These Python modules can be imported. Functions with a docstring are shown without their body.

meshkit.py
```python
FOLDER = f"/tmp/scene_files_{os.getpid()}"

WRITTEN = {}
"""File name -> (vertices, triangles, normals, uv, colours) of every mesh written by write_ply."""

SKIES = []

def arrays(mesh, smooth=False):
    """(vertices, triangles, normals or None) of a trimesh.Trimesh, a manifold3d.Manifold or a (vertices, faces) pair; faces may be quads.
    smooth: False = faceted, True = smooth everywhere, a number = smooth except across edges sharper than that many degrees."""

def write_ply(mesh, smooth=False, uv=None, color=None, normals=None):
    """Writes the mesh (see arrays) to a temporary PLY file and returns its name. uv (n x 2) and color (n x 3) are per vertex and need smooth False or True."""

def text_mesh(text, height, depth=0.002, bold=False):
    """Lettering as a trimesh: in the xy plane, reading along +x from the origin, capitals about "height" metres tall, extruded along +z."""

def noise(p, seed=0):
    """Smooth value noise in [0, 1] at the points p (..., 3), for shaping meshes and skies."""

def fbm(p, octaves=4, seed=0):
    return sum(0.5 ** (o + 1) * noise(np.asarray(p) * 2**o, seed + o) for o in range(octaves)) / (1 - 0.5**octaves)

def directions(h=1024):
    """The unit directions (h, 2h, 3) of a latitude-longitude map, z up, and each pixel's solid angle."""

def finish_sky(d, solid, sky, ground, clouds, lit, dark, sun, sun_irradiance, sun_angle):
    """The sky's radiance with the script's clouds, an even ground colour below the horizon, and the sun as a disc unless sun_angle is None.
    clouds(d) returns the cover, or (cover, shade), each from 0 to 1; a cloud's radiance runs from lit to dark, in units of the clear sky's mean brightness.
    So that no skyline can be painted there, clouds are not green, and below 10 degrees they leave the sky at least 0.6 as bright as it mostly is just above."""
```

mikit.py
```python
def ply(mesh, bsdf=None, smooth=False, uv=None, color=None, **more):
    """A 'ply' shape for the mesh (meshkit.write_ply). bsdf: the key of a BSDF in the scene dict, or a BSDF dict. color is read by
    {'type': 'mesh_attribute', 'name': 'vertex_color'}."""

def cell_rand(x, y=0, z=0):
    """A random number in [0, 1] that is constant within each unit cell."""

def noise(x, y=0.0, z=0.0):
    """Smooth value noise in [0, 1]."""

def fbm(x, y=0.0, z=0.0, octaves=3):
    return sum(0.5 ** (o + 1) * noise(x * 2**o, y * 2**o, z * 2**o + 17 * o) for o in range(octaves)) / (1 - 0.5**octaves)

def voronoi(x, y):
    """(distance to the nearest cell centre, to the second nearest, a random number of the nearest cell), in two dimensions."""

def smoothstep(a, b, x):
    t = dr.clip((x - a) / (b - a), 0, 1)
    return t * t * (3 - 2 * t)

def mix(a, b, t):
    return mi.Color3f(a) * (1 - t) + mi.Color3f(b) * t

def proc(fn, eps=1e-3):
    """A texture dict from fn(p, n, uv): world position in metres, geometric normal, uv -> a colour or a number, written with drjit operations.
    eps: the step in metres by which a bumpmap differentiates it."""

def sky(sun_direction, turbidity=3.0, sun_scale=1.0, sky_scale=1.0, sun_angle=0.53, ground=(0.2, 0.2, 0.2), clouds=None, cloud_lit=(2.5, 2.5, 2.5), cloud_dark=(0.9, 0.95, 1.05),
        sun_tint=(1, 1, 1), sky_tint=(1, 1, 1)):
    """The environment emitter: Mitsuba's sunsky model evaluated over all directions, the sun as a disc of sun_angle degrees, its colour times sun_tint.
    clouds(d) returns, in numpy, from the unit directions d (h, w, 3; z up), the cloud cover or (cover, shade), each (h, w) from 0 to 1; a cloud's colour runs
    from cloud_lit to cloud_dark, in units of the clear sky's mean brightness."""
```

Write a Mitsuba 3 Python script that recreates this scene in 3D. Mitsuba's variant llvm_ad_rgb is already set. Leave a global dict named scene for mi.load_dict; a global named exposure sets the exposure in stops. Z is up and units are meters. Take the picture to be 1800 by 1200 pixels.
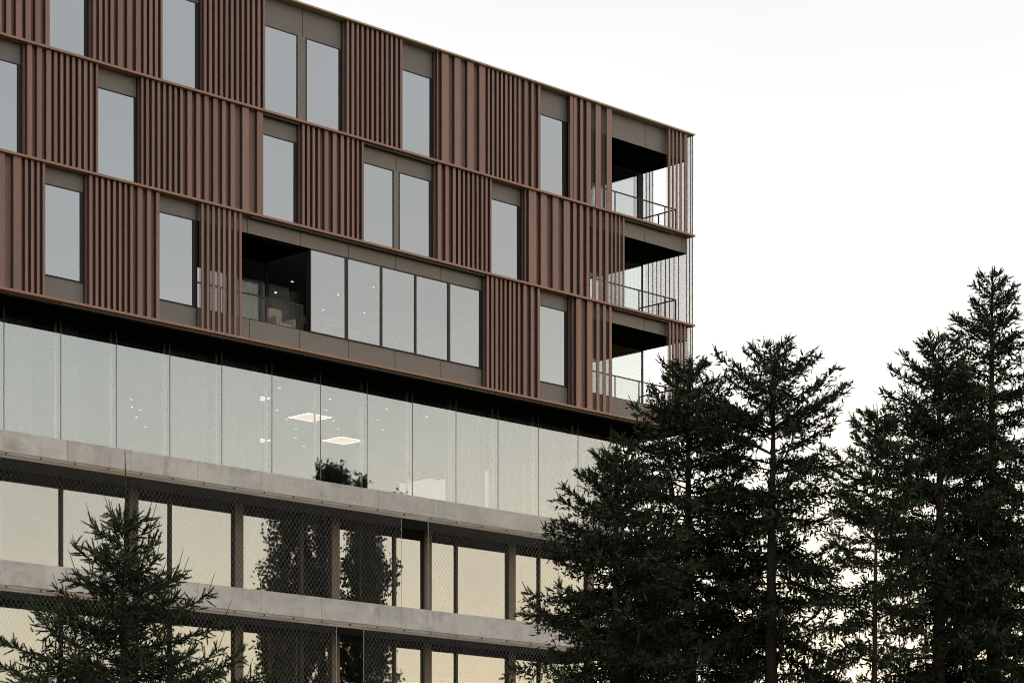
import math
import numpy as np
import trimesh
import mitsuba as mi
import drjit as dr
import mikit
import meshkit

T = mi.ScalarTransform4f
scene, labels = {}, {}

# ----------------------------------------------------------------------------- camera, sky, exposure
CX, CY, EYE = -69.976, -60.876, 1.6
AIM = math.radians(45.228)                       # heading of the view, from the facade's direction (+x)
scene['camera'] = {
    'type': 'perspective', 'fov': 23.194, 'fov_axis': 'x', 'near_clip': 0.5, 'far_clip': 6000.0,
    'principal_point_offset_x': 0.0, 'principal_point_offset_y': -0.8425,
    'to_world': T().look_at(origin=[CX, CY, EYE], target=[CX + math.cos(AIM), CY + math.sin(AIM), EYE], up=[0, 0, 1]),
}
SUN_AZ, SUN_EL = math.radians(-8.0), math.radians(3.0)


def veil(d):
    """A thin bright veil of high cloud over a low sun behind the building."""
    q = meshkit.fbm(d * np.array([3.0, 3.0, 9.0]), octaves=4, seed=5)
    el = np.degrees(np.arcsin(d[..., 2]))
    t = np.clip((el - 5) / 18, 0, 1)
    cover = np.clip(0.45 + 0.42 * t * t * (3 - 2 * t) + 0.30 * (q - 0.45), 0, 1)
    shade = np.clip(1.5 * (meshkit.fbm(d * np.array([2.2, 2.2, 8.0]) + 4.0, octaves=4, seed=9) - 0.40), 0, 0.7)
    return cover, shade


scene['sky'] = mikit.sky((math.cos(SUN_AZ) * math.cos(SUN_EL), math.sin(SUN_AZ) * math.cos(SUN_EL), math.sin(SUN_EL)),
                         turbidity=3.0, sun_scale=0.02, sun_angle=3.0, sky_tint=(1.03, 1.0, 1.11), clouds=veil, cloud_lit=(1.21, 1.20, 1.22), cloud_dark=(0.95, 0.94, 0.95))
exposure = 4.96

# ----------------------------------------------------------------------------- helpers
def srgb(r, g, b):
    return [((c / 255 + 0.055) / 1.055) ** 2.4 if c > 10 else c / 255 / 12.92 for c in (r, g, b)]


class MB:
    """Collects boxes and tubes into one mesh."""
    Q = np.array([[0, 3, 2], [0, 2, 1], [4, 5, 6], [4, 6, 7], [0, 1, 5], [0, 5, 4], [1, 2, 6], [1, 6, 5], [2, 3, 7], [2, 7, 6], [3, 0, 4], [3, 4, 7]])

    def __init__(self):
        self.v, self.f, self.n = [], [], 0

    def add(self, v, f):
        self.v.append(np.asarray(v, float)); self.f.append(np.asarray(f, int) + self.n); self.n += len(v)
        return self

    def box(self, x0, x1, y0, y1, z0, z1):
        return self.add([[x0, y0, z0], [x1, y0, z0], [x1, y1, z0], [x0, y1, z0], [x0, y0, z1], [x1, y0, z1], [x1, y1, z1], [x0, y1, z1]], self.Q)

    def tube(self, pts, rad, sides=6, caps=True):
        p = np.asarray(pts, float); rad = np.broadcast_to(rad, (len(p),))
        t = np.gradient(p, axis=0); t /= np.linalg.norm(t, axis=1, keepdims=True) + 1e-12
        up = np.array([0, 0, 1.0]) if abs(t[0, 2]) < 0.9 else np.array([1.0, 0, 0])
        a = np.cross(t, up); a /= np.linalg.norm(a, axis=1, keepdims=True) + 1e-12
        b = np.cross(t, a); w = np.arange(sides) * 2 * np.pi / sides
        v = (p[:, None] + rad[:, None, None] * (np.cos(w)[None, :, None] * a[:, None] + np.sin(w)[None, :, None] * b[:, None])).reshape(-1, 3)
        i, j = np.meshgrid(np.arange(len(p) - 1), np.arange(sides), indexing='ij')
        q = np.stack([i * sides + j, i * sides + (j + 1) % sides, (i + 1) * sides + (j + 1) % sides, (i + 1) * sides + j], -1).reshape(-1, 4)
        f = [q[:, [0, 2, 1]], q[:, [0, 3, 2]]]
        if caps:
            k = np.arange(1, sides - 1)
            f += [np.stack([k * 0, k, k + 1], 1), np.stack([k * 0, k + 1, k], 1) + (len(p) - 1) * sides]
        return self.add(v, np.vstack(f))

    def mesh(self):
        return trimesh.Trimesh(np.vstack(self.v), np.vstack(self.f), process=False)


def box(*a):
    return MB().box(*a)


def key_for(name):
    if name not in scene and name not in used:
        used.add(name); return name
    k = 1
    while f'{name}_{k:03d}' in scene or f'{name}_{k:03d}' in used:
        k += 1
    used.add(f'{name}_{k:03d}')
    return f'{name}_{k:03d}'


used = set()


def put(name, mesh, bsdf, parent=None, label=None, cat=None, group=None, kind=None, smooth=False, **more):
    key = key_for((parent + '__' if parent else '') + name)
    if isinstance(mesh, MB):
        mesh = mesh.mesh()
    scene[key] = mikit.ply(mesh, bsdf, smooth=smooth, **more)
    tag(key, label, cat, group, kind)
    return key


def tag(key, label=None, cat=None, group=None, kind=None):
    d = {k: v for k, v in (('label', label), ('category', cat), ('group', group), ('kind', kind)) if v}
    if d:
        labels[key] = d


def thing(name, label, cat, group=None):
    key = key_for(name); tag(key, label, cat, group)
    return key


def mat(name, d):
    scene[name] = d
    return name


def rgb(c):
    return {'type': 'rgb', 'value': list(map(float, c))}


def diffuse(c):
    return {'type': 'twosided', 'bsdf': {'type': 'diffuse', 'reflectance': rgb(c)}}


def prin(c, rough=0.5, metal=0.0, spec=0.5):
    return {'type': 'twosided', 'bsdf': {'type': 'principled', 'base_color': c if isinstance(c, dict) else rgb(c), 'roughness': rough, 'metallic': metal, 'specular': spec}}


def perforated(c, opacity):
    return {'type': 'mask', 'opacity': opacity, 'bsdf': diffuse(c)}


# ----------------------------------------------------------------------------- materials
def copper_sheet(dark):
    """Brown anodised sheet: the flat fronts are solid, the side returns are coloured darker for gap shade and the cavity behind their perforation."""
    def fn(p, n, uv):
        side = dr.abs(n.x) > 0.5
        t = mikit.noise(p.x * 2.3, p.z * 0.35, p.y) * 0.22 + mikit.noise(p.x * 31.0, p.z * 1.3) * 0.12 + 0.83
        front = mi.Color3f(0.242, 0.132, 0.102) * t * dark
        return dr.select(side, mi.Color3f(0.058, 0.033, 0.027), front)  # side faces: shade between slats and dark cavity put into an opaque darker colour
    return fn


def concrete_fn(p, n, uv):
    a = mikit.fbm(p.x * 0.7, p.z * 1.1, p.y * 0.7, octaves=4)
    b = mikit.fbm(p.x * 5.0, p.z * 3.0, p.y * 5.0 + 3.0, octaves=3)
    cell = mikit.cell_rand(dr.floor((p.x + 0.13) / 2.58))
    c = mi.Color3f(0.62, 0.607, 0.58) * (0.72 + 0.34 * a + 0.20 * b + 0.10 * (cell - 0.5))
    pores = mikit.smoothstep(0.76, 0.82, mikit.noise(p.x * 16.0, p.z * 16.0, p.y * 9.0))
    drip = mikit.smoothstep(0.58, 0.80, mikit.noise(p.x * 3.1, p.z * 0.30 + 7.0)) * mikit.smoothstep(0.42, 0.7, a)
    j = dr.abs((p.x + 0.10) / 2.52 - dr.floor((p.x + 0.10) / 2.52) - 0.5) * 2.52
    joint = mikit.smoothstep(1.12, 1.25, j) * mikit.smoothstep(0.35, 0.75, mikit.fbm(p.x * 6.0, p.z * 2.2, octaves=3)) * 0.5
    top = mikit.smoothstep(0.50, 0.72, mikit.fbm(p.x * 2.2 + 5.0, p.z * 5.0, octaves=4)) * mikit.smoothstep(0.0, 0.25, dr.abs(p.z - 15.52) - 0.08) * 0.5
    c = c * (1 - 0.18 * joint) * (1 - 0.18 * top)
    blot = mikit.smoothstep(0.56, 0.70, mikit.fbm(p.x * 1.9 + 11.0, p.z * 2.4, octaves=4))
    return c * (1 - 0.10 * pores) * (1 - 0.22 * drip) * (1 - 0.09 * blot)


def lip_fn(p, n, uv):
    a = mikit.fbm(p.x * 1.3, p.z * 6.0, octaves=3)
    rust = mikit.smoothstep(0.50, 0.72, mikit.fbm(p.x * 0.55 + 3.0, p.z * 9.0, octaves=3))
    return mikit.mix(mi.Color3f(0.40, 0.375, 0.335) * (0.75 + 0.4 * a), mi.Color3f(0.36, 0.25, 0.14), rust * 0.6)


def spandrel_fn(p, n, uv):
    t = 0.92 + 0.16 * mikit.fbm(p.x * 0.8, p.z * 0.8, octaves=3)
    return mi.Color3f(0.155, 0.141, 0.126) * t


def curtain_fn(p, n, uv):
    return mi.Color3f(0.27, 0.27, 0.26) * (0.94 + 0.1 * mikit.noise(p.x * 4.0, 0.0))


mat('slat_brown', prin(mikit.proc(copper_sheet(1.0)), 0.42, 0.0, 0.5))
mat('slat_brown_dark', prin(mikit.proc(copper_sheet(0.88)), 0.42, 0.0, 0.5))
mat('back_brown', prin([0.18, 0.105, 0.082], 0.5))
mat('ledge_copper', prin([0.30, 0.160, 0.102], 0.38, 0.0, 0.5))
mat('ledge_brass', prin([0.44, 0.33, 0.20], 0.38, 0.0, 0.5))
mat('spandrel_metal', prin(mikit.proc(spandrel_fn), 0.45, 0.0, 0.5))
mat('dark_metal', prin([0.013, 0.014, 0.013], 0.45, 0.0, 0.3))
mat('grey_metal', prin([0.10, 0.10, 0.098], 0.4))
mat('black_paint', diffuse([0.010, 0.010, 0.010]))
mat('concrete', diffuse([0, 0, 0]))
scene['concrete']['bsdf']['reflectance'] = mikit.proc(concrete_fn)
mat('concrete_lip', diffuse([0, 0, 0]))
scene['concrete_lip']['bsdf']['reflectance'] = mikit.proc(lip_fn)
mat('column_brown', prin([0.105, 0.080, 0.064], 0.5))
mat('screen_perforated', perforated([0.22, 0.17, 0.15], 0.27))
mat('mesh_infill', perforated([0.22, 0.22, 0.21], 0.08))
mat('window_glass', {'type': 'twosided', 'bsdf': {'type': 'conductor', 'specular_reflectance': rgb([0.350, 0.370, 0.382])}})      # mirror-coated panes
mat('lower_glass', {'type': 'twosided', 'bsdf': {'type': 'conductor', 'specular_reflectance': rgb([0.372, 0.382, 0.372])}})
mat('ribbon_glass', {'type': 'thindielectric', 'int_ior': 6.3, 'specular_reflectance': rgb([0.50, 0.525, 0.54]), 'specular_transmittance': rgb([0.85, 0.90, 0.92])})      # reflective coating
mat('clear_glass', {'type': 'thindielectric', 'int_ior': 1.6, 'specular_transmittance': rgb([0.86, 0.90, 0.89])})
mat('tall_glass', {'type': 'thindielectric', 'int_ior': 5.6, 'specular_reflectance': rgb([0.505, 0.545, 0.555]), 'specular_transmittance': rgb([0.95, 1.0, 0.99])})
mat('fin_edge', diffuse([0.88, 0.90, 0.88]))
mat('curtain_cloth', diffuse([0, 0, 0]))
scene['curtain_cloth']['bsdf']['reflectance'] = mikit.proc(curtain_fn)
mat('room_paint', diffuse([0.30, 0.29, 0.275]))
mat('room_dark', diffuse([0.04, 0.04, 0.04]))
mat('white_cloth', diffuse([0.78, 0.78, 0.75]))
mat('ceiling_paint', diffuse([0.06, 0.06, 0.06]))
mat('wood_ceiling', diffuse([0.16, 0.095, 0.060]))
mat('chair_cloth', diffuse([0.42, 0.36, 0.29]))
mat('cable_steel', prin([0.42, 0.40, 0.37], 0.4, 0.0))
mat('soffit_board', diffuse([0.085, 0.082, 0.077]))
mat('reveal_metal', prin([0.030, 0.033, 0.030], 0.5))
mat('bark', diffuse([0.050, 0.042, 0.034]))
mat('pale_bark', diffuse([0.16, 0.14, 0.12]))
mat('needles', {'type': 'twosided', 'bsdf': {'type': 'diffuse', 'reflectance': {'type': 'mesh_attribute', 'name': 'vertex_color'}}})
mat('lawn', diffuse([0.09, 0.10, 0.06]))
mat('asphalt', diffuse([0.055, 0.055, 0.057]))
# ----------------------------------------------------------------------------- ground
put('ground', trimesh.creation.cylinder(2500, 1.0, sections=96, transform=trimesh.transformations.translation_matrix([0, 0, -0.5])), 'lawn',
    label='flat lawn around the building, below the picture', cat='ground', kind='structure')
put('road', box(-200, 120, -110, -48, 0.0, 0.006), 'asphalt', label='asphalt street in front of the building, below the picture', cat='road', kind='structure')

# ----------------------------------------------------------------------------- the building: three clad storeys on a recessed glass storey on concrete floors
B = thing('office_building', 'tall office block with brown vertical slat cladding above a recessed glass storey and concrete bands', 'building')
XL = -34.0                                                        # left end, beyond the picture
ZA, ZB, ZC, ZD = 30.53, 26.78, 23.455, 19.52                      # undersides of the four ledges
FLOOR = {'T1': (ZB + 0.07, ZA), 'T2': (ZC + 0.07, ZB), 'T3': (ZD + 0.07, ZC)}
HEAD = {'T1': 29.615, 'T2': 26.18, 'T3': 22.94}
SILL = {'T1': ZB + 0.075, 'T2': ZC + 0.075, 'T3': 20.27}

for z, h, m, t in ((ZA, 0.055, 'ledge_brass', 'roof_edge'), (ZB, 0.07, 'ledge_copper', 'ledge'), (ZC, 0.07, 'ledge_copper', 'ledge'), (ZD, 0.07, 'ledge_copper', 'ledge')):
    put(t, MB().box(XL, 0, 0, 0.45, z, z + h).box(-0.45, 0, 0.45, 14, z, z + h), m, B)

# cladding bays: x extent, where the open screen (over a loggia) begins, slat fronts
BAYS = {
 'T1':[
  [(-30.172,-30.048),(-29.905,-29.733),(-29.579,-29.367),(-29.251,-29.057),(-28.92,-28.725),(-28.568,-28.411)],
  [(-26.902,-26.781),(-26.689,-26.567),(-26.475,-26.373),(-26.27,-26.147),(-26.013,-25.806),(-25.672,-25.485),(-25.349,-25.161),(-25.067,-24.94),(-24.856,-24.73),(-24.645,-24.529),(-24.433,-24.348)],
  [(-22.794,-22.684),(-22.596,-22.475),(-22.376,-22.266),(-22.166,-22.055),(-21.955,-21.844),(-21.744,-21.632),(-21.531,-21.419),(-21.318,-21.217),(-21.104,-21.002),(-20.9,-20.787),(-20.684,-20.571),(-20.468,-20.376)],
  [(-17.005,-16.895),(-16.798,-16.676),(-16.578,-16.468),(-16.37,-16.259),(-16.148,-16.037),(-15.938,-15.827),(-15.727,-15.616),(-15.503,-15.404),(-15.304,-15.191),(-15.091,-14.99),(-14.877,-14.763),(-14.675,-14.561)],
  [(-13.176,-12.968),(-12.799,-12.471),(-12.208,-11.917),(-11.612,-11.305),(-11.05,-10.753),(-10.645,-10.537),(-10.442,-10.333),(-10.224,-10.115),(-10.019,-9.91),(-9.814,-9.69),(-9.594,-9.484),(-9.373,-9.263),(-9.166,-9.055),(-8.874,-8.706),(-8.538,-8.398),(-8.201,-8.074)],
  [(-6.675,-6.588),(-6.429,-6.255),(-6.08,-5.934),(-5.759,-5.524),(-5.288,-5.007),(-4.71,-4.426)],
  [(-1.393,-1.283),(-1.173,-1.078),(-0.968,-0.873),(-0.762,-0.635),(-0.508,-0.349)],
 ],
 'T2':[
  [(-29.193,-29.018),(-28.862,-28.686),(-28.539,-28.362),(-28.273,-28.154),(-28.055,-27.946),(-27.847,-27.737),(-27.637,-27.527),(-27.427,-27.316),(-27.226,-27.095),(-27.014,-26.913),(-26.791,-26.71)],
  [(-25.182,-25.067),(-24.972,-24.867),(-24.761,-24.656),(-24.55,-24.444),(-24.337,-24.231),(-24.124,-24.017),(-23.91,-23.813),(-23.695,-23.587),(-23.425,-23.252),(-23.089,-22.925),(-22.772,-22.607),(-22.431,-22.255),(-22.089,-21.933),(-21.755,-21.587),(-21.295,-21.025),(-20.707,-20.456)],
  [(-18.869,-18.763),(-18.669,-18.551),(-18.444,-18.337),(-18.219,-18.123),(-17.944,-17.777),(-17.597,-17.428),(-17.259,-17.114),(-16.993,-16.883),(-16.786,-16.676),(-16.566,-16.48),(-16.357,-16.259)],
  [(-12.981,-12.812),(-12.629,-12.471),(-12.287,-12.142),(-12.037,-11.917),(-11.811,-11.718),(-11.599,-11.492),(-11.385,-11.278),(-11.171,-11.077),(-10.956,-10.848),(-10.753,-10.645),(-10.537,-10.455)],
  [(-9.013,-8.846),(-8.664,-8.286),(-8.074,-7.763),(-7.478,-7.178),(-6.92,-6.603),(-6.444,-6.27),(-6.109,-5.934),(-5.759,-5.612),(-5.436,-5.259),(-5.111,-4.948),(-4.784,-4.606),(-4.486,-4.396),(-4.276,-4.186),(-4.066,-3.991),(-3.855,-3.764)],
 ],
 'T3':[
  [(-30.267,-29.943),(-29.666,-29.386),(-29.27,-29.164),(-29.066,-28.959),(-28.862,-28.764),(-28.666,-28.568)],
  [(-27.034,-26.913),(-26.811,-26.71),(-26.608,-26.495),(-26.393,-26.28),(-26.178,-26.075),(-25.972,-25.869),(-25.765,-25.672),(-25.558,-25.443),(-25.286,-25.098),(-24.94,-24.782),(-24.603,-24.465)],
  [(-22.892,-22.794),(-22.684,-22.574),(-22.475,-22.365),(-22.255,-22.155),(-22.055,-21.944),(-21.844,-21.733),(-21.621,-21.52),(-21.408,-21.307)],
  [(-10.699,-10.577),(-10.483,-10.36),(-10.279,-10.142),(-10.047,-9.951),(-9.841,-9.745),(-9.622,-9.511),(-9.428,-9.304),(-9.193,-9.096),(-8.929,-8.762),(-8.566,-8.412),(-8.229,-8.102)],
  [(-6.646,-6.487),(-6.284,-6.022),(-5.729,-5.436),(-5.244,-5.081),(-4.903,-4.74),(-4.576,-4.426)],
  [(-1.361,-1.251),(-1.173,-1.062),(-0.952,-0.857),(-0.73,-0.651),(-0.524,-0.429)],
 ],
}
EXT = {
    'T1': [(-31.6, -28.40), (-26.93, -24.34), (-22.80, -20.37), (-17.04, -14.555), (-13.02, -8.065), (-6.48, -4.42), (-1.40, -0.34)],
    'T2': [(-29.25, -26.705), (-25.16, -20.45), (-18.90, -16.255), (-13.04, -10.45), (-8.84, -3.76)],
    'T3': [(-31.6, -28.56), (-27.075, -24.46), (-22.91, -21.30), (-10.708, -8.095), (-6.51, -4.42), (-1.39, -0.42)]}
SOLID_TO = {('T1', 5): -5.45, ('T1', 6): -9e9, ('T2', 4): -5.45, ('T3', 2): -9e9, ('T3', 4): -5.45, ('T3', 5): -9e9}
rng = np.random.default_rng(7)
for s, bays in BAYS.items():
    z0, z1 = FLOOR[s]
    for i, fronts in enumerate(bays):
        x0, x1 = EXT[s][i]
        xs = min(x1, SOLID_TO.get((s, i), 9e9))
        if xs > x0:
            bay = put('cladding_bay', MB().box(x0, xs, 0.215, 0.272, z0, z1), 'back_brown', B)
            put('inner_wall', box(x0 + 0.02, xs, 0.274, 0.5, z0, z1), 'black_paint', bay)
        else:
            bay = thing(B + '__cladding_bay', None, None)
        if xs > x0 or (s, i) == ('T3', 2):
            put('window_reveal', box(x0 - 0.012, x0 - 0.002, 0.274, 0.44, z0, z1), 'reveal_metal', bay)
        if xs < x1:
            a = max(x0, xs)
            put('perforated_sheet', box(a + 0.003, x1, 0.19, 0.194, z0, z1), 'screen_perforated', bay)
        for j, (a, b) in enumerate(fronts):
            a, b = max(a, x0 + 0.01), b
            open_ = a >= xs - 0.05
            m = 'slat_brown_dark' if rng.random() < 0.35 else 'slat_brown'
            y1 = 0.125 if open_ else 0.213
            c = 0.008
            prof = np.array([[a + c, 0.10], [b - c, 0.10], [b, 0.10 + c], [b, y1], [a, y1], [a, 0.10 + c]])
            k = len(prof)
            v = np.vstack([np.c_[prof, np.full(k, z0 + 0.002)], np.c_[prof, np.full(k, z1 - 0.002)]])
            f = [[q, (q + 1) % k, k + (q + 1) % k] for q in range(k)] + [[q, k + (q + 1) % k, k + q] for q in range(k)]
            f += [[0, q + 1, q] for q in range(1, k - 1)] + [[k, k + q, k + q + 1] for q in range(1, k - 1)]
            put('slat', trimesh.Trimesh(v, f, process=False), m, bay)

# windows
WIN = {       # left end, left bar, right bar, right end
    'T1': [(-28.550, 0.034, 0.125, -26.950), (-24.500, 0.034, 0.159, -22.820), (-20.520, 0.034, 0.050, -18.898), (-18.574, 0.050, 0.128, -17.055), (-14.710, 0.034, 0.137, -13.035), (-8.220, 0.034, 0.127, -6.500)],
    'T2': [(-30.900, 0.034, 0.138, -29.270), (-26.860, 0.034, 0.106, -25.180), (-20.600, 0.034, 0.146, -18.920), (-16.410, 0.034, 0.050, -14.785), (-14.569, 0.050, 0.138, -13.060), (-10.600, 0.034, 0.148, -8.860)],
    'T3': [(-28.720, 0.034, 0.147, -27.090), (-24.620, 0.034, 0.158, -22.930), (-18.391, 0.045, 0.064, -16.852), (-16.846, 0.064, 0.053, -15.346), (-15.340, 0.053, 0.048, -13.820), (-13.814, 0.048, 0.063, -12.299), (-12.293, 0.063, 0.145, -10.725), (-8.250, 0.034, 0.126, -6.530)]}


def pane_mesh(x0, x1, y, z0, z1, tilt=0.0012):
    a, b = rng.normal(0, tilt, 2)
    w, h = (x1 - x0) / 2, (z1 - z0) / 2
    v = np.array([[x0, y - a * w - b * h, z0], [x1, y + a * w - b * h, z0], [x1, y + a * w + b * h, z1], [x0, y - a * w + b * h, z1]])
    return trimesh.Trimesh(v, [[0, 1, 2], [0, 2, 3]], process=False)


def framed_window(x0, wl, wr, x1, z0, z1, y=0.285, w=0.034, glass='window_glass', parent=B, fm='dark_metal'):
    k = put('window', MB().box(x0, x0 + wl, y, y + 0.05, z0, z1).box(x1 - wr, x1, y, y + 0.05, z0, z1)
            .box(x0 + wl, x1 - wr, y, y + 0.05, z0, z0 + w * 0.8).box(x0 + wl, x1 - wr, y, y + 0.05, z1 - w, z1), fm, parent)
    put('pane', pane_mesh(x0 + wl, x1 - wr, y + 0.015, z0 + w * 0.8, z1 - w), glass, k)
    return k


for s, ws in WIN.items():
    for x0, wl, wr, x1 in ws:
        ribbon = s == 'T3' and -18.7 < x0 < -11.5
        framed_window(x0, wl, wr, x1, SILL[s] + 0.004, HEAD[s] + 0.006, w=0.046 if ribbon else 0.034, glass='ribbon_glass' if ribbon else 'window_glass')
for s, x0, x1 in (('T1', -18.894, -18.578), ('T2', -14.781, -14.573)):
    put('mullion_panel', box(x0, x1, 0.29, 0.36, SILL[s], HEAD[s]), 'spandrel_metal', B)

# spandrel panels above (and on the lowest clad storey also below) the openings, with open joints between them
SPAN = {
    'T1': [(-28.6, -26.95), (-24.55, -22.82), (-20.6, -18.681), (-18.671, -17.06), (-14.75, -13.04), (-8.25, -6.5), (-5.45, -2.433), (-2.423, -0.10)],
    'T2': [(-31.0, -29.27), (-26.9, -25.18), (-20.65, -18.92), (-16.45, -14.661), (-14.651, -13.06), (-10.65, -8.86), (-5.45, -2.448), (-2.438, -0.43), (-0.42, -0.10)],
    'T3': [(-28.75, -27.09), (-24.65, -21.38), (-22.90, -20.913), (-20.903, -18.775), (-18.765, -16.737), (-16.727, -14.686), (-14.676, -12.635), (-12.625, -10.73), (-8.3, -6.53), (-5.45, -2.479), (-2.469, -0.10)]}
LOW = [(-28.75, -27.09), (-24.65, -21.38), (-22.90, -20.845), (-20.835, -18.794), (-18.784, -16.749), (-16.739, -14.712), (-14.702, -12.635), (-12.625, -10.73), (-8.3, -6.53), (-5.45, -2.479), (-2.469, -0.10)]
for s, ps in SPAN.items():
    for x0, x1 in ps:
        put('spandrel_panel', box(x0 + 0.007, x1 - 0.007, 0.32, 0.345, HEAD[s] + 0.012, FLOOR[s][1] - 0.002), 'spandrel_metal', B)
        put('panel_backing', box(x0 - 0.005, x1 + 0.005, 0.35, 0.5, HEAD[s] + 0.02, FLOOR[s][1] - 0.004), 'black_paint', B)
for x0, x1 in LOW:
    put('spandrel_panel', box(x0 + 0.007, x1 - 0.007, 0.32, 0.345, FLOOR['T3'][0] + 0.002, SILL['T3'] - 0.002), 'spandrel_metal', B)
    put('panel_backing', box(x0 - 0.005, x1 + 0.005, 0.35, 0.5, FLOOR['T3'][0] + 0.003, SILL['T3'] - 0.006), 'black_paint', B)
# thin shading rails under the ledges, above the wide openings
for z, x0, x1 in ((ZC, -20.9, -10.75), (ZB, -16.3, -13.1), (ZC, -4.3, -1.35), (ZB, -3.7, -1.0), (ZB, -20.4, -18.95), (ZD, -28.0, -0.6)):
    put('shading_rail', box(x0, x1, 0.13, 0.20, z - 0.055, z - 0.004), 'grey_metal', B)

# floors, ceilings and rooms behind the windows
for s, (z0, z1) in FLOOR.items():
    zf = 20.05 if s == 'T3' else z0 - 0.02
    put('floor_slab', box(XL, -0.12, 0.5, 15.9, (zf - 0.5 if s != 'T3' else ZD + 0.08), zf), 'room_paint', B)
    put('ceiling', box(XL, -8.05, 0.5, 15.9, HEAD[s] + 0.005, HEAD[s] + 0.05), 'room_paint', B)
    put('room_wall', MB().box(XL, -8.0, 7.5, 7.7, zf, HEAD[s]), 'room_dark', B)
put('roof_slab', box(XL, -0.3, 0.5, 16.2, ZA - 0.35, ZA - 0.01), 'black_paint', B)
put('rear_wall', box(XL, -0.3, 16.0, 16.4, 0.0, ZA - 0.4), 'room_paint', B)
put('end_wall', box(XL - 0.3, XL, 0.25, 16.4, 0.0, ZA - 0.02), 'back_brown', B)

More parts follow.
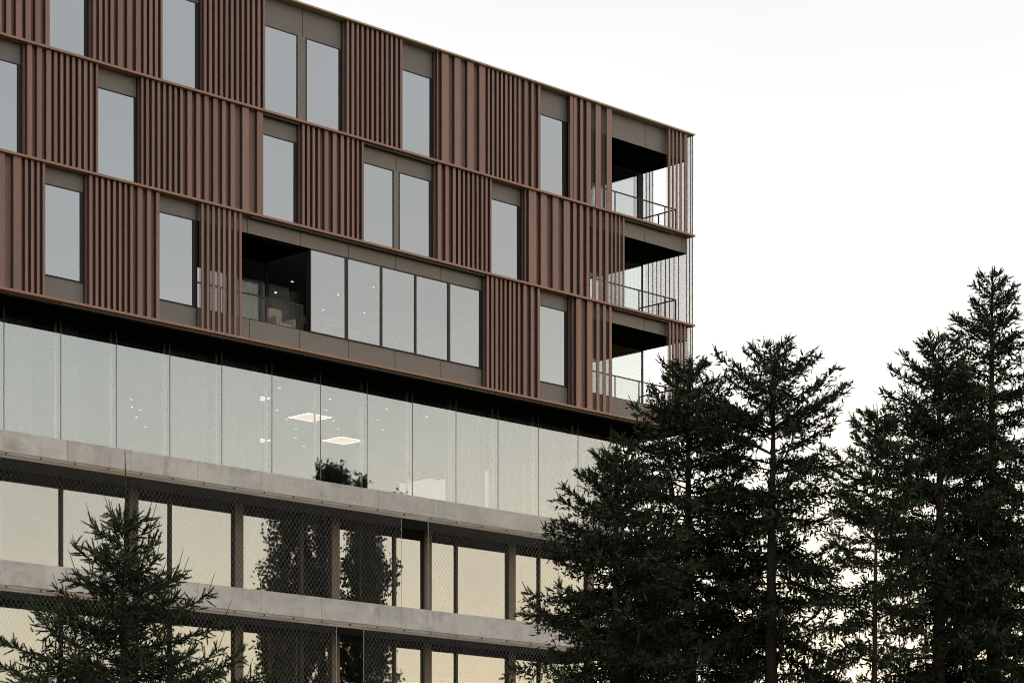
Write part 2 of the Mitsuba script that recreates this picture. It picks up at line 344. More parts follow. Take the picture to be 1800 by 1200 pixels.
# loggias: three stacked at the corner, one further left on the lowest clad storey
for s, (z0, z1) in FLOOR.items():
    zf = 20.05 if s == 'T3' else z0
    hd = HEAD[s]
    L = thing(B + '__corner_loggia', None, None)
    put('soffit', box(-5.45, -0.10, 0.5, 2.52, hd + 0.02, hd + 0.12), 'black_paint', L)
    put('soffit_edge', box(-5.45, -0.10, 0.348, 0.5, hd + 0.014, hd + 0.019), 'black_paint', L)
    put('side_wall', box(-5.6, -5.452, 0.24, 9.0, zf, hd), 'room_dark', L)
    put('fascia', box(-0.125, -0.10, 0.348, 14, hd, z1 - 0.003), 'spandrel_metal', L)
    put('wood_ceiling', box(-8.0, -0.126, 2.525, 14.0, hd + 0.01, hd + 0.10), 'wood_ceiling', L)
    put('room_wall', MB().box(-8.0, -0.12, 14.0, 14.2, zf, hd).box(-8.15, -8.0, 2.6, 14.0, zf, hd), 'room_paint', L)
    gf = put('glass_front', MB().box(-5.45, -0.41, 2.5, 2.56, hd - 0.05, hd + 0.01).box(-0.18 if s != 'T1' else -0.41, -0.11, 2.5, 2.56, zf, hd + 0.01)
             .box(-2.32, -2.22, 2.5, 2.56, zf, hd - 0.05).box(-5.45, -5.38, 2.5, 2.56, zf, hd - 0.05), 'dark_metal', L)
    xr = -0.18 if s != 'T1' else -0.41
    put('pane', pane_mesh(-5.38, -2.32, 2.53, zf, hd - 0.05, 0.0005), 'clear_glass' if s != 'T1' else 'ribbon_glass', gf)
    put('pane', pane_mesh(-2.22, xr, 2.53, zf, hd - 0.05, 0.0005), 'clear_glass' if s != 'T1' else 'ribbon_glass', gf)
    sg = put('side_glazing', MB().box(-0.125, -0.10, 2.56, 14, hd - 0.03, hd - 0.002).box(-0.125, -0.10, 8.0, 8.08, zf, hd - 0.03), 'dark_metal', L)
    for ya, yb in ((2.57, 5.2), (5.22, 8.0)):
        put('pane', trimesh.Trimesh([[-0.112, ya, zf], [-0.112, yb, zf], [-0.112, yb, hd - 0.03], [-0.112, ya, hd - 0.03]], [[0, 1, 2], [0, 2, 3]], process=False), 'clear_glass', sg)
    # side screens with thin fins, seen against the sky
    scr = {'T1': [(0.06, 0.34), (2.04, 2.48)], 'T2': [(0.06, 2.48)], 'T3': [(0.06, 0.96)]}[s]
    fins = {'T1': [0.065, 0.16, 0.335, 2.05, 2.21, 2.38], 'T2': [0.065, 0.22, 0.37, 0.757, 0.983, 1.21, 1.409, 1.638, 1.85, 2.05, 2.27], 'T3': [0.065, 0.16, 0.34, 0.53, 0.757, 0.93]}[s]
    for ya, yb in scr:
        put('perforated_sheet', box(-0.085, -0.081, ya, yb, z0, z1), 'screen_perforated', L)
    for q, yf in enumerate(fins):
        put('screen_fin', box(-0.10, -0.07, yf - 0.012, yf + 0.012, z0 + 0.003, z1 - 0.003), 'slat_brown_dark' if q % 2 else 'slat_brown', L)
    # railing: along the front and back along the side
    zr = {'T1': 27.77, 'T2': 24.435, 'T3': 21.12}[s]
    zb = max(zf, SILL[s] if s == 'T3' else zf) + 0.03
    R = put('railing', MB().box(-5.4, -0.58, 0.43, 0.47, zr - 0.04, zr).box(-0.62, -0.58, 0.47, 2.30, zr - 0.04, zr).box(-5.4, -0.58, 0.44, 0.46, zb, zb + 0.03), 'dark_metal', L)
    for xp in (-5.38, -3.9, -2.62, -1.2, -0.60):
        put('post', box(xp - 0.022, xp + 0.022, 0.435, 0.465, zb + 0.03, zr - 0.04), 'dark_metal', R)
    for yp in (1.3, 2.27):
        put('post', box(-0.615, -0.585, yp - 0.02, yp + 0.02, zb + 0.03, zr - 0.04), 'dark_metal', R)
    put('mesh_infill', box(-5.35, -0.63, 0.449, 0.451, zb + 0.03, zr - 0.04), 'mesh_infill', R)
    put('mesh_infill', box(-0.601, -0.599, 0.48, 2.25, zb + 0.03, zr - 0.04), 'mesh_infill', R)

L = thing(B + '__loggia', None, None)
hd, zf = HEAD['T3'], 20.05
put('soffit', box(-22.9, -18.345, 0.5, 2.495, hd - 0.012, hd + 0.003), 'black_paint', L)
put('soffit_edge', box(-22.9, -18.345, 0.348, 0.5, hd + 0.014, hd + 0.019), 'black_paint', L)
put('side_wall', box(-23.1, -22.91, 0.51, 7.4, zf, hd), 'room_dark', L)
gf = put('glass_front', MB().box(-22.9, -18.40, 2.5, 2.56, hd - 0.05, hd + 0.01).box(-22.9, -22.82, 2.5, 2.56, zf, hd - 0.05).box(-20.91, -20.68, 2.5, 2.56, zf, hd - 0.05)
         .box(-19.945, -19.713, 2.5, 2.56, zf, hd - 0.05).box(-18.40, -18.31, 2.5, 2.58, zf, hd + 0.01), 'dark_metal', L)
for xa, xb in ((-22.82, -20.91), (-20.68, -19.945), (-19.713, -18.40)):
    put('pane', pane_mesh(xa, xb, 2.53, zf, hd - 0.05, 0.0005), 'window_glass' if xb < -19.8 else 'clear_glass', gf)
sg = put('side_glazing', MB().box(-18.36, -18.33, 0.45, 2.5, hd - 0.04, hd + 0.01).box(-18.36, -18.33, 0.45, 0.52, zf, hd - 0.04), 'dark_metal', L)
put('pane', trimesh.Trimesh([[-18.345, 0.52, zf], [-18.345, 2.5, zf], [-18.345, 2.5, hd - 0.04], [-18.345, 0.52, hd - 0.04]], [[0, 1, 2], [0, 2, 3]], process=False), 'clear_glass', sg)
zr, zb = 21.12, 20.30
R = put('railing', MB().box(-22.85, -18.55, 0.43, 0.47, zr - 0.04, zr).box(-22.85, -18.55, 0.44, 0.46, zb, zb + 0.03), 'dark_metal', L)
for xp in (-22.82, -21.9, -20.05, -18.57):
    put('post', box(xp - 0.022, xp + 0.022, 0.435, 0.465, zb + 0.03, zr - 0.04), 'dark_metal', R)
put('mesh_infill', box(-22.8, -18.6, 0.449, 0.451, zb + 0.03, zr - 0.04), 'mesh_infill', R)

# armchair on the left loggia
ch = MB()
A = thing('armchair', 'beige upholstered armchair behind the railing of the left loggia', 'armchair')


def rounded(x0, x1, y0, y1, z0, z1, r=0.05):
    b = trimesh.creation.box(bounds=[[x0, y0, z0], [x1, y1, z1]]).subdivide().subdivide()
    c = b.vertices.copy(); lo, hi = np.array([x0, y0, z0]) + r, np.array([x1, y1, z1]) - r
    q = np.clip(c, lo, hi); d = c - q; n = np.linalg.norm(d, axis=1, keepdims=True)
    b.vertices = q + d / np.maximum(n, 1e-9) * np.minimum(n, r)
    return b


put('backrest', rounded(-19.30, -18.72, 1.25, 1.45, 20.50, 21.08, 0.07), 'chair_cloth', A, smooth=40)
put('seat', rounded(-19.30, -18.72, 0.72, 1.24, 20.28, 20.52), 'chair_cloth', A, smooth=40)
for xa in (-19.42, -18.72):
    put('armrest', rounded(xa, xa + 0.12, 0.72, 1.40, 20.25, 20.72, 0.05), 'chair_cloth', A, smooth=40)
for xa in (-19.36, -18.70):
    for ya in (0.78, 1.34):
        put('leg', box(xa, xa + 0.04, ya, ya + 0.04, 20.05, 20.25), 'dark_metal', A)

# ----------------------------------------------------------------------------- recessed glass storey
JX = [-33.05, -31.0, -28.945, -26.949, -24.927, -22.903, -20.859, -18.820, -16.768, -14.728, -12.681, -10.644, -8.606, -6.586, -4.544, -2.512]
GY, Z0, Z1 = 1.68, 15.76, ZD
XR = -2.235                                                       # right end of the recessed storeys
put('soffit', MB().box(XL, -0.12, 0.46, 1.95, ZD - 0.004, ZD + 0.075).box(-2.6, -0.46, 1.95, 14.0, ZD - 0.004, ZD + 0.075), 'black_paint', B)
put('drip_edge', box(XL, -0.12, 0.452, 0.475, ZD - 0.03, ZD - 0.006), 'dark_metal', B)
ends = JX + [XR]
for a, b in zip(ends[:-1], ends[1:]):
    g = put('glass_panel', pane_mesh(a + 0.016, b - 0.016, GY, Z0, Z1 - 0.006, 0.0009), 'tall_glass', B)
    put('gasket', box(b - 0.014, b + 0.014, GY - 0.004, GY + 0.03, Z0, Z1 - 0.006), 'grey_metal', g)
    if b < XR - 0.1:
        put('glass_fin', box(b - 0.030, b + 0.030, 1.955, 1.995, Z0, Z1 - 0.07), 'fin_edge', B)
put('base_trim', box(XL, XR, GY - 0.03, GY + 0.04, 15.84, 15.87), 'grey_metal', B)
sideg = put('side_glazing', box(XR - 0.015, XR + 0.015, 1.69, 1.73, Z0, Z1 - 0.01), 'grey_metal', B)
for ya, yb in ((1.73, 3.7), (3.72, 5.75), (5.77, 7.8), (7.82, 9.9), (9.92, 14.0)):
    put('pane', trimesh.Trimesh([[XR, ya, Z0], [XR, yb, Z0], [XR, yb, Z1 - 0.01], [XR, ya, Z1 - 0.01]], [[0, 1, 2], [0, 2, 3]], process=False), 'tall_glass', sideg)
put('ceiling', box(XL, XR - 0.02, 2.0, 15.9, 19.46, 19.512), 'ceiling_paint', B)
put('floor_slab', box(XL, XR - 0.02, 1.72, 15.9, 15.45, 15.75), 'room_paint', B)
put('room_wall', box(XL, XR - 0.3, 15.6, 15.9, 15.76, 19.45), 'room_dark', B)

# curtains behind the tall glass
def curtain(x0, x1, y, label, z0=15.78, z1=19.44, amp=0.035, pitch=0.30, m='curtain_cloth', group='curtains of the glass storey'):
    n = max(8, int((x1 - x0) / 0.03))
    x = np.linspace(x0, x1, n); r = np.random.default_rng(int(abs(x0 * 100)))
    ph = np.cumsum(r.uniform(0.6, 1.4, n)) * 0.03 / pitch * 2 * np.pi
    yy = y + amp * np.sin(ph) * r.uniform(0.8, 1.2, n)
    v = np.vstack([np.c_[x, yy, np.full(n, z0)], np.c_[x, yy, np.full(n, z1)]])
    k = np.arange(n - 1)
    f = np.vstack([np.c_[k, k + 1, n + k + 1], np.c_[k, n + k + 1, n + k]])
    put('curtain', trimesh.Trimesh(v, f, process=False), m, label=label, cat='curtain', group=group, smooth=True)


curtain(-22.75, -18.55, 2.75, 'white half-height curtain behind the glass of the left loggia', z0=20.07, z1=22.2, m='white_cloth', group=None)
curtain(-28.6, -27.55, 2.3, 'white curtain behind the leftmost whole pane of the glass storey')
curtain(-26.5, -25.9, 2.3, 'narrow white curtain behind the second whole pane of the glass storey')
curtain(-22.5, -20.95, 2.3, 'white curtain filling the fourth whole pane of the glass storey')
curtain(-20.4, -18.80, 2.3, 'white curtain left of the bright ceiling panels in the glass storey')
curtain(-10.45, -8.50, 2.4, 'pale drawn curtain three panes right of the ceiling panels in the glass storey')
curtain(-8.35, -6.60, 2.4, 'pale drawn curtain one pane right of the bright low patch in the glass storey')
curtain(-6.55, -2.6, 2.4, 'pale drawn curtain next to the right end of the glass storey')

# luminous ceiling panels and downlights
mat('lamp_dark', diffuse([0.3, 0.3, 0.3]))


def lamp(mesh, power, name, parent=None, **kw):
    k = put(name, mesh, 'lamp_dark', parent, **kw)
    scene[k]['emitter'] = {'type': 'area', 'radiance': rgb(power)}
    return k


def quad_down(x0, x1, y0, y1, z):
    return trimesh.Trimesh([[x0, y0, z], [x1, y0, z], [x1, y1, z], [x0, y1, z]], [[0, 2, 1], [0, 3, 2]], process=False)


LAMP = 0.050
for (x, y), lab in zip(((-12.39, 7.40), (-8.72, 9.87), (-11.22, 12.25), (-16.02, 6.40)),
                       ('square glowing ceiling panel, the larger upper one in the glass storey', 'square glowing ceiling panel in the glass storey, lower right of the larger one',
                        'glowing ceiling panel partly hidden by a curtain edge in the glass storey', 'sliver of a glowing ceiling panel above the partly hidden one')):
    P = thing('ceiling_panel', lab, 'ceiling light', 'square ceiling lights of the glass storey')
    lamp(quad_down(x - 0.5, x + 0.5, y - 0.5, y + 0.5, 19.40), [LAMP * 0.85, LAMP * 0.58, LAMP * 0.43], 'diffuser', P)
    w = 0.06
    rim = MB()
    for q in ((x - 0.56, x + 0.56, y - 0.56, y - 0.5), (x - 0.56, x + 0.56, y + 0.5, y + 0.56), (x - 0.56, x - 0.5, y - 0.5, y + 0.5), (x + 0.5, x + 0.56, y - 0.5, y + 0.5)):
        m = quad_down(*q, 19.395); rim.add(m.vertices, m.faces)
    lamp(rim, [LAMP * 3.0, LAMP * 2.4, LAMP * 2.1], 'glowing_rim', P)
    put('frame', box(x - 0.58, x + 0.58, y - 0.58, y + 0.58, 19.41, 19.455), 'ceiling_paint', P)


def downlight(x, y, z, label, group):
    a = np.arange(10) * 2 * np.pi / 10
    ring = lambda r, zz: np.c_[x + r * np.cos(a), y + r * np.sin(a), np.full(10, zz)]
    k = np.arange(10); n = (k + 1) % 10
    D = thing('downlight', label, 'ceiling light', group)
    lamp(trimesh.Trimesh(np.vstack([ring(0.046, z - 0.012), [[x, y, z - 0.012]]]), np.c_[n, k, np.full(10, 10)], process=False), [LAMP * 3.0, LAMP * 2.3, LAMP * 1.7], 'lens', D)
    put('trim', trimesh.Trimesh(np.vstack([ring(0.047, z - 0.012), ring(0.105, z - 0.004)]), np.vstack([np.c_[k, n, n + 10], np.c_[k, n + 10, k + 10]]), process=False), 'ceiling_paint', D)


for x, y in ((-18.62, 9.56), (-17.84, 10.59), (-17.33, 10.78), (-16.65, 11.95), (-15.39, 13.13), (-16.20, 4.48), (-13.88, 7.44), (-12.60, 8.47), (-13.83, 4.63), (-12.65, 6.21),
             (-11.27, 7.43), (-10.18, 8.43), (-11.24, 9.57), (-10.16, 10.87), (-8.85, 11.97), (-11.25, 4.60), (-10.22, 6.20), (-8.91, 7.42), (-9.39, 4.53), (-10.15, 13.18)):
    downlight(x, y, 19.455, 'small warm round downlight behind the tall glass of the recessed storey', 'downlights of the glass storey')
for x, y in ((-13.90, 4.12), (-12.84, 6.15), (-11.39, 8.06), (-13.70, 2.52), (-11.54, 5.44), (-16.14, 3.88), (-15.60, 5.41)):
    downlight(x, y, 22.94, 'small warm round downlight behind the ribbon of five windows', 'downlights behind the ribbon window')

# ----------------------------------------------------------------------------- concrete floors below
CJ = [-34.0, -31.95, -29.40, -26.863, -24.574, -21.984, -19.453, -16.927, -14.412, -11.919, -9.401, -6.891, -4.38, -2.12]
COLS = [-33.0, -28.9, -23.30, -19.10, -14.96, -10.72, -6.58, -2.45]
MULL = [-31.0, -25.96, -21.83, -16.39, -12.22, -9.29, -5.13]
BOLT = [-33.9 + 1.2112 * k for k in range(27)]
WY = 3.10
for fl, (zb, zt, wz) in enumerate(((15.03, 15.837, 11.95), (11.13, 12.035, 8.05), (7.23, 8.135, 4.15), (3.33, 4.235, 0.0))):
    S = put('concrete_band', box(XL, -2.16, 1.51, 3.08, zb + 0.16, zt - 0.10), 'concrete', B)
    for a, b in zip(CJ[:-1], CJ[1:]):
        put('concrete_panel', box(a + 0.006, b - 0.006, 1.45, 1.505, zb + 0.19, zt), 'concrete', S)
    put('side_band', box(-2.155, -2.115, 1.51, 16.0, zb, zt), 'concrete', S)
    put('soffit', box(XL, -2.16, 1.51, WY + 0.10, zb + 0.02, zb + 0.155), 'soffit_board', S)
    put('lip', box(XL, -2.12, 1.415, 1.505, zb, zb + 0.172), 'concrete_lip', S)
    if fl < 2:
        for x in BOLT:
            c = trimesh.creation.cylinder(0.026, 0.05, sections=8, transform=trimesh.transformations.translation_matrix([x, 1.40, zb + 0.115]) @ trimesh.transformations.rotation_matrix(math.pi / 2, [1, 0, 0]))
            put('bolt', c, 'dark_metal', S)
    zs = wz
    xs = sorted([(c, 0) for c in COLS] + [(m, 1) for m in MULL])
    prev = XL
    for x, kind in xs:
        half = 0.215 if kind == 0 else 0.045
        a, b = prev, x - half
        if b - a > 0.3:
            put('glass_panel', pane_mesh(a, b, WY + 0.02, zs, zb + 0.015, 0.0009), 'lower_glass', B)
        if kind == 0:
            c = put('column', box(x - 0.17, x + 0.17, WY - 0.10, WY + 0.2, zs, zb + 0.015), 'column_brown', B)
            put('edge_frame', MB().box(x - 0.225, x - 0.172, WY - 0.03, WY + 0.06, zs, zb + 0.015).box(x + 0.172, x + 0.225, WY - 0.03, WY + 0.06, zs, zb + 0.015), 'dark_metal', c)
        else:
            put('mullion', box(x - half, x + half, WY - 0.05, WY + 0.06, zs, zb + 0.015), 'dark_metal', B)
        prev = x + half
    put('sill_trim', box(XL, -2.2, WY - 0.03, WY + 0.08, zs - 0.05, zs + 0.09 if fl < 3 else 0.1), 'dark_metal', B)
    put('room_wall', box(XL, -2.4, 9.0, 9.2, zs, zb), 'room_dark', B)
    put('floor_slab', box(XL, -2.4, 3.25, 9.0, zb + 0.02, zt - 0.2), 'room_paint', B)
    put('side_wall', box(-2.30, -2.16, WY + 0.12, 16.0, zs + 0.1, zb - 0.01), 'column_brown', B)


# cable nets hung from lip to lip in front of the lower windows
def cable_net(x0, x1, z0, z1, zl, label):
    N = thing('cable_net', label, 'net', 'steel cable nets in front of the lower windows')
    px, tan, r = 0.170, 1.32, 0.0019
    m = MB(); h = z1 - z0; run = h / tan
    for sgn in (1, -1):
        k0 = math.floor((x0 - run) / px); k1 = math.ceil((x1 + run) / px)
        for k in range(k0, k1 + 1):
            xb = k * px
            pts = [(xb, z0), (xb + sgn * run, z1)]
            (xa, za), (xc, zc) = pts
            t0, t1 = 0.0, 1.0
            d = xc - xa
            for lim, s in ((x0, 1), (x1, -1)):
                fa = s * (xa - lim); fd = s * d
                if fd > 0: t0 = max(t0, -fa / fd)
                else: t1 = min(t1, fa / -fd)
            if t1 - t0 < 0.02:
                continue
            p = np.array([[xa + d * t, 1.38 + sgn * 0.004, za + (zc - za) * t] for t in (t0, t1)])
            m.tube(p, r, 3, caps=False)
    put('wires', m, 'cable_steel', N, kind='stuff')
    for x in (x0, x1):
        put('edge_cable', MB().tube([[x, 1.38, zl], [x, 1.38, z1 + 0.02]], 0.009, 6), 'cable_steel', N)
    put('top_cable', MB().tube([[x0, 1.38, z1], [x1, 1.38, z1]], 0.008, 5), 'cable_steel', N)


cable_net(-33.9, -13.463, 12.04, 15.12, 11.2, 'wide steel cable net hung below the upper concrete band, left of its gap')
cable_net(-12.236, -2.3, 12.04, 15.12, 11.2, 'steel cable net below the upper concrete band, right of its gap beside the spruces')
cable_net(-33.9, -16.339, 8.14, 11.22, 7.3, 'steel cable net below the lower concrete band, left of its gap behind the small spruce')
cable_net(-15.145, -2.3, 8.14, 11.22, 7.3, 'steel cable net below the lower concrete band, right of its gap')
# ----------------------------------------------------------------------------- trees
def shoot_template(teeth, planes):
    """A twig with needles: along +x from 0 to 1, needles up to 1 off the axis (scaled later)."""
    v, f = [], []
    for k in range(planes):
        a = math.pi * k / planes
        u = np.array([0, math.cos(a), math.sin(a)])
        def P(x, s): return np.array([x, 0, 0]) + u * s
        i = len(v)
        v += [P(0, 0), P(0.45, 0.30), P(1.0, 0.0), P(0.45, -0.30)]
        f += [[i, i + 1, i + 2], [i, i + 2, i + 3]]
        for t in range(teeth):
            x = 0.04 + 0.82 * t / teeth
            tip = 0.75 + 0.25 * math.sin(3.0 * t + k)
            if t > teeth - 3: tip *= 0.75
            for s in (1, -1):
                i = len(v)
                v += [P(x, 0.05 * s), P(x + 0.9 / teeth, 0.05 * s), P(x + 1.5 / teeth + 0.03, tip * s)]
                f += [[i, i + 1, i + 2]]
    return np.array(v), np.array(f)


def place_shoots(base, dirs, length, radius, col, template, r):
    tv, tf = template
    n = len(base)
    d = dirs / (np.linalg.norm(dirs, axis=1, keepdims=True) + 1e-9)
    ref = np.where(np.abs(d[:, 2:]) < 0.9, [0, 0, 1.0], [1.0, 0, 0])
    a = np.cross(d, ref); a /= np.linalg.norm(a, axis=1, keepdims=True)
    b = np.cross(d, a)
    th = r.uniform(0, np.pi, n)
    a2 = a * np.cos(th)[:, None] + b * np.sin(th)[:, None]
    b2 = -a * np.sin(th)[:, None] + b * np.cos(th)[:, None]
    v = base[:, None] + d[:, None] * (tv[None, :, :1] * length[:, None, None]) + a2[:, None] * (tv[None, :, 1:2] * radius[:, None, None]) + b2[:, None] * (tv[None, :, 2:3] * radius[:, None, None])
    f = tf[None] + (np.arange(n) * len(tv))[:, None, None]
    c = np.repeat(col, len(tv), axis=0)
    return v.reshape(-1, 3), f.reshape(-1, 3), c


def spruce(x, y, H, slope, lmax, seed, label, detail=1, zmin=1.5, spread=1.0, top_bush=0, lean=(0, 0), density=1.0, group=None, first_whorl=0.25, skip=0.0, up=0.95, leader=False, power=0.85, trunk=0.026):
    r = np.random.default_rng(seed)
    S = thing('spruce_tree', label, 'tree', group)
    zs = np.linspace(0, H, 24)
    lx, ly = lean
    ax = lambda z: np.stack([x + lx * (1 - z / H) ** 1.5 + 0.05 * np.sin(z * 0.5 + seed), y + ly * (1 - z / H) ** 1.5, z], -1)
    put('trunk', MB().tube(ax(zs), 0.006 + trunk * np.maximum(H - zs, 0) ** 0.85, 9), 'bark', S, smooth=True)
    wood = MB()
    base, dirs, ln, rad, age = [], [], [], [], []
    z = H - first_whorl
    gap0 = (0.27 if detail > 1 else 0.39) / density
    while z > zmin:
        depth = H - z
        nb = 6 if depth < 1.5 else 7
        ph0 = r.uniform(0, 2 * np.pi)
        for k in range(nb):
            if r.random() < skip * min(1, depth / 6):
                continue
            az = ph0 + 2 * np.pi * k / nb + r.normal(0, 0.22)
            zz = min(z + r.normal(0, 0.10), H - 0.06)
            Lb = min(lmax * (1 + 0.15 * math.sin(3 * az + seed)), slope * max(0.02, H - zz) ** power + 0.22) * r.uniform(0.72, 1.15)
            if Lb < 0.12: continue
            low = zz < 6.3 and detail <= 1
            q = min(1.0, (H - zz) / 5.0)
            up0 = (up * (1 - q) + 0.12 * q) * r.uniform(0.8, 1.2)
            droop = (0.15 + 0.75 * q) * r.uniform(0.7, 1.3)
            turn = 0.50 * q + 0.16
            s = np.linspace(0, 1, 9)
            h = np.array([math.cos(az), math.sin(az), 0])
            side = np.array([-h[1], h[0], 0])
            bend = r.normal(0, 0.10)
            p0 = ax(np.array([zz]))[0]
            pts = p0 + (s * Lb)[:, None] * h + (bend * Lb * s ** 2)[:, None] * side + (Lb * (up0 * s - droop * s ** 2 + turn * s ** 3))[:, None] * np.array([0, 0, 1.0])
            wood.tube(pts, 0.004 + 0.009 * Lb * (1 - s) * (0.7 if detail > 1 else 1.0), 4, caps=False)
            tang = np.gradient(pts, axis=0); tang /= np.linalg.norm(tang, axis=1, keepdims=True)
            step = 0.080 if detail > 1 else (0.20 if low else 0.082)
            ns = max(3, int(Lb / step))
            for sgn in (1, -1):
                ss = np.linspace(0.10 if Lb < 1 else 0.16, 0.97, ns) + r.normal(0, 0.02, ns)
                ss = np.clip(ss, 0.05, 0.99)
                P = np.stack([np.interp(ss, s, pts[:, i]) for i in range(3)], -1)
                Tg = np.stack([np.interp(ss, s, tang[:, i]) for i in range(3)], -1)
                ll = ((0.30 if detail > 1 else 0.36) * Lb * (1 - ss) ** 0.7 * np.minimum(1, ss * 3.0) + (0.10 if detail > 1 else 0.16)) * r.uniform(0.6, 1.3, ns)
                ll = np.minimum(ll, 0.95)
                hang = r.uniform(0.0, 0.6, ns) * (0.1 + 0.9 * q)
                ld = Tg * 0.65 + sgn * side * 0.80 - np.c_[np.zeros((ns, 2)), hang] + r.normal(0, 0.13, (ns, 3))
                ld /= np.linalg.norm(ld, axis=1, keepdims=True)
                sp = 0.070 if detail > 1 else (0.18 if low else 0.092)
                for i in range(ns):
                    m = max(1, int(ll[i] / sp))
                    t = (np.arange(m) + 0.3 + r.uniform(0, 0.4, m)) / m * ll[i]
                    drop = -0.22 * t ** 2 * (0.3 + q)
                    bb = P[i] + t[:, None] * ld[i] + np.c_[np.zeros((m, 2)), drop]
                    alt = np.where(np.arange(m) % 2 == 0, 1.0, -1.0)
                    crs = np.cross(ld[i], [0, 0, 1.0])
                    hangs = (r.random(m) < 0.30 * q) & (ss[i] < 0.8)
                    dd = ld[i] * 0.60 + crs * (alt * r.uniform(0.2, 0.9, m))[:, None] + r.normal(0, 0.38, (m, 3)) + np.array([0, 0, 0.12])
                    dd[hangs] = np.array([0, 0, -1.0]) + r.normal(0, 0.2, (hangs.sum(), 3))
                    base.append(bb); dirs.append(dd)
                    ln.append(r.uniform(0.10, 0.20, m) if detail > 1 else r.uniform(0.10, 0.20, m))
                    age.append(np.full(m, ss[i]))
            # shoots along the branch itself and its tip
            m = max(5, int(Lb / (0.045 if detail > 1 else 0.042)))
            ss = np.linspace(0.15, 1.0, m)
            P = np.stack([np.interp(ss, s, pts[:, i]) for i in range(3)], -1)
            Tg = np.stack([np.interp(ss, s, tang[:, i]) for i in range(3)], -1)
            base.append(P); dirs.append(Tg + r.normal(0, 0.60, (m, 3)) + np.array([0, 0, 0.30]))
            ln.append(r.uniform(0.12, 0.22, m) * (0.8 if detail > 1 else 1.0)); age.append(ss)
            # upturned bristly shoots at the branch end
            m = 3 if detail > 1 else 7
            e = pts[-1] - tang[-1] * r.uniform(0, 0.35, m)[:, None] * min(1.0, Lb)
            base.append(e); dirs.append(np.array([h[0] * 0.55, h[1] * 0.55, 0.75]) + r.normal(0, 0.35, (m, 3))); ln.append(r.uniform(0.13, 0.26, m)); age.append(np.full(m, 0.95))
            if not leader and depth < 5 and r.random() < 0.6:
                e = pts[-1]; hh = r.uniform(0.18, 0.34)
                wood.tube([e, e + np.array([h[0] * 0.4, h[1] * 0.4, 0.8]) * hh], [0.012, 0.008], 4, caps=False)
            if leader and r.random() < 0.75:
                e = pts[-1]; hh = r.uniform(0.16, 0.36)
                wood.tube([e, e + np.array([h[0] * 0.25, h[1] * 0.25, 0.8]) * hh * 0.5, e + np.array([h[0] * 0.32, h[1] * 0.32, 0.95]) * hh], [0.007, 0.006, 0.004], 4, caps=False)
        z -= gap0 * (0.75 + 0.5 * r.random()) * (0.75 + 0.25 * min(1, depth / 2))
    if not leader:
        e = ax(np.array([H]))[0]
        wood.tube([e - [0, 0, 0.3], e + [0.01, 0, 0.12], e + [0.0, 0.01, 0.32]], [0.016, 0.014, 0.008], 5, caps=False)
    if leader:
        e = ax(np.array([H]))[0]
        wood.tube([e - [0, 0, 0.2], e + [0.01, 0, 0.35], e + [0.0, 0.01, 0.80]], [0.010, 0.008, 0.005], 5, caps=False)
    # leader
    m = 14 if leader else 26
    zt = np.linspace(H - (0.35 if leader else 1.0), H, m)
    base.append(ax(zt)); dirs.append(np.c_[r.normal(0, 0.5, (m, 2)), np.full(m, 1.0)]); ln.append(r.uniform(0.08, 0.16, m)); age.append(np.full(m, 0.8))
    base, dirs, ln, age = np.vstack(base), np.vstack(dirs), np.concatenate(ln), np.concatenate(age)
    n = len(base)
    rad = r.uniform(0.022, 0.034, n) * (1.0 if detail > 1 else 1.88)
    g = r.uniform(0.65, 1.35, n)[:, None]
    col = np.where((age > 0.85)[:, None], [0.037, 0.048, 0.027], [0.024, 0.031, 0.019]) * g * (1.5 if leader else 1.1)
    tv = shoot_template(4, 2) if detail > 1 else shoot_template(3, 1)
    v, f, c = place_shoots(base, dirs, ln, rad, col, tv, r)
    put('branches', wood, 'bark', S, smooth=True, kind='stuff')
    put('crown', trimesh.Trimesh(v, f, process=False), 'needles', S, color=c)
    print(S, n, 'shoots', len(f), 'tris')
    return S


SPRUCES = (
    dict(x=-50.37, y=-33.84, H=6.95, slope=0.44, power=1.3, lmax=2.2, trunk=0.016, seed=3, detail=2, first_whorl=0.25, up=0.62, leader=True, label='small spruce with long pale leader shoots in front of the lower left windows'),
    dict(x=-23.18, y=-19.97, H=15.30, slope=0.74, power=0.95, lmax=2.7, seed=11, skip=0.08, label='spruce whose top covers the right end of the clad storeys', up=0.8),
    dict(x=-27.39, y=-21.42, H=12.4, slope=0.64, power=0.95, lmax=2.2, seed=12, label='lower spruce in front of the glass storey, leftmost of the dark row', up=0.7),
    dict(x=-23.27, y=-22.69, H=15.15, slope=0.98, lmax=2.35, seed=13, label='broad round topped spruce with a bare straight trunk against the white sky', skip=0.50, up=0.85),
    dict(x=-23.98, y=-26.30, H=13.0, slope=0.50, lmax=1.2, seed=14, trunk=0.012, label='thin lower spruce in the dip between the broad one and the two right ones', skip=0.40, up=0.8),
    dict(x=-20.43, y=-25.51, H=15.45, slope=0.60, power=1.05, lmax=2.3, seed=15, label='pointed spruce second from the right edge of the picture', skip=0.36, up=0.8),
    dict(x=-17.83, y=-25.28, H=17.45, slope=0.46, power=1.05, lmax=2.4, seed=16, label='tallest spruce at the right edge of the picture', skip=0.20, up=0.8),
)
for d in SPRUCES:
    spruce(group=None, **d)


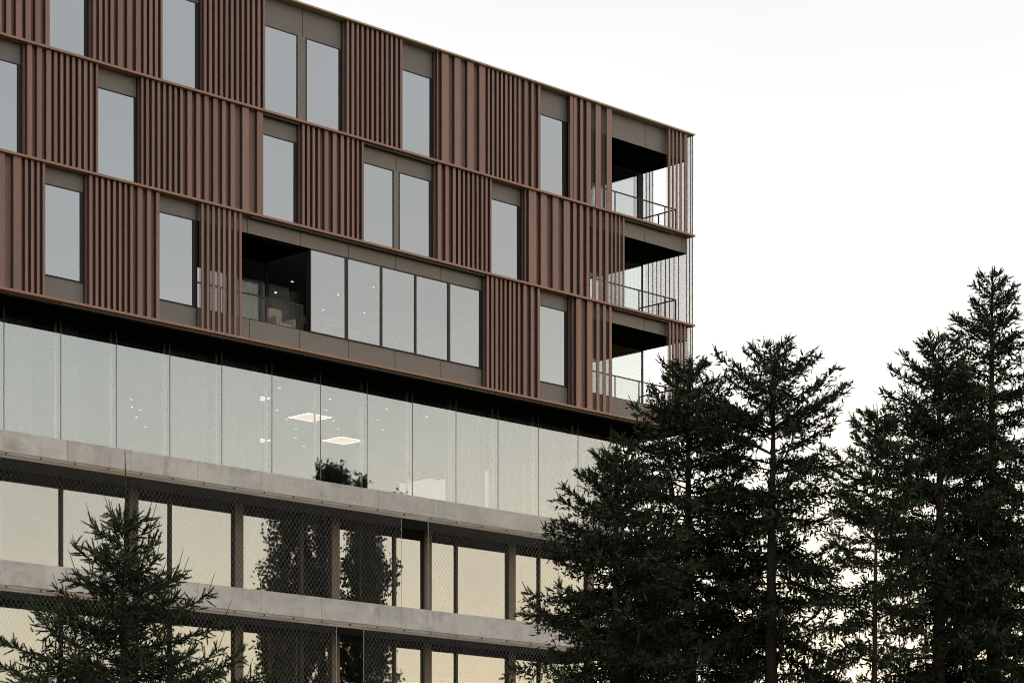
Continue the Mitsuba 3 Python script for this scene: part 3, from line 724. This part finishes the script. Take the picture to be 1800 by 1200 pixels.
def broadleaf(x, y, H, rad, seed, label, n=9000, leaf=0.11, z_low=2.0, colour=(0.050, 0.054, 0.034)):
    """A tall poplar: ascending limbs, leaves in many small clumps."""
    r = np.random.default_rng(seed)
    S = thing('poplar_tree', label, 'tree')
    zs = np.linspace(0, H * 0.97, 14)
    put('trunk', MB().tube(np.c_[x + 0.1 * np.sin(zs * 0.3), np.full(14, y), zs], 0.03 + 0.018 * (H - zs), 8), 'bark', S, smooth=True)
    limbs = MB(); centres = []
    for k in range(int(H * 5.0)):
        z0 = r.uniform(z_low, H * 0.93); az = r.uniform(0, 2 * np.pi)
        L = min(H - z0, r.uniform(1.5, 4.0))
        out = rad * (1.05 - ((z0 + L) / H) ** 8) * r.uniform(0.25, 1.15) * (1 + 0.25 * math.sin(z0 * 1.7 + 3 * az)) + 0.1
        s = np.linspace(0, 1, 5)
        pts = np.c_[x + math.cos(az) * out * s ** 0.7, y + math.sin(az) * out * s ** 0.7, z0 + L * s]
        limbs.tube(pts, 0.05 * (1 - s) + 0.008, 4, caps=False)
        for t in (0.35, 0.6, 0.8, 1.0):
            centres.append(np.array([np.interp(t, s, pts[:, i]) for i in range(3)]) + r.normal(0, 0.12, 3))
    centres = np.array(centres)
    pick = r.integers(0, len(centres), n)
    c = centres[pick] + r.normal(0, 0.19, (n, 3)) * np.array([1, 1, 1.25])
    u = r.normal(0, 1, (n, 3)); u /= np.linalg.norm(u, axis=1, keepdims=True)
    w = np.cross(u, r.normal(0, 1, (n, 3))); w /= np.linalg.norm(w, axis=1, keepdims=True)
    sz = leaf * r.uniform(0.6, 1.3, n)[:, None]
    v = np.stack([c - u * sz, c + w * sz * 0.6, c + u * sz, c - w * sz * 0.6], 1).reshape(-1, 3)
    q = np.arange(n) * 4
    f = np.vstack([np.c_[q, q + 1, q + 2], np.c_[q, q + 2, q + 3]])
    col = np.repeat(np.array(colour) * (r.uniform(0.6, 1.4, len(centres))[pick])[:, None] * r.uniform(0.8, 1.2, n)[:, None], 4, axis=0)
    put('branches', limbs, 'bark', S, kind='stuff')
    put('crown', trimesh.Trimesh(v, f, process=False), 'needles', S, color=col)


# the poplars across the street stand outside the frame; the windows mirror them
broadleaf(13.27, -33.46, 24.15, 1.60, 21, 'tall dark poplar mirrored in the lower windows, its top also in the glass storey', n=28000)
broadleaf(15.13, -34.43, 24.55, 1.00, 25, 'slim poplar whose tip is mirrored highest in the glass storey', n=13000)
broadleaf(15.24, -32.91, 24.0, 1.20, 24, 'slimmer poplar close beside the two tallest, mirrored in the lower windows', n=17000)
broadleaf(16.21, -30.54, 22.7, 1.60, 22, 'dark poplar mirrored in the lower windows right of the brown column', n=30000)
broadleaf(6.34, -26.25, 15.6, 1.9, 23, 'lower loose poplar mirrored faintly at the left of the bottom window row', n=11000, colour=(0.085, 0.085, 0.050))
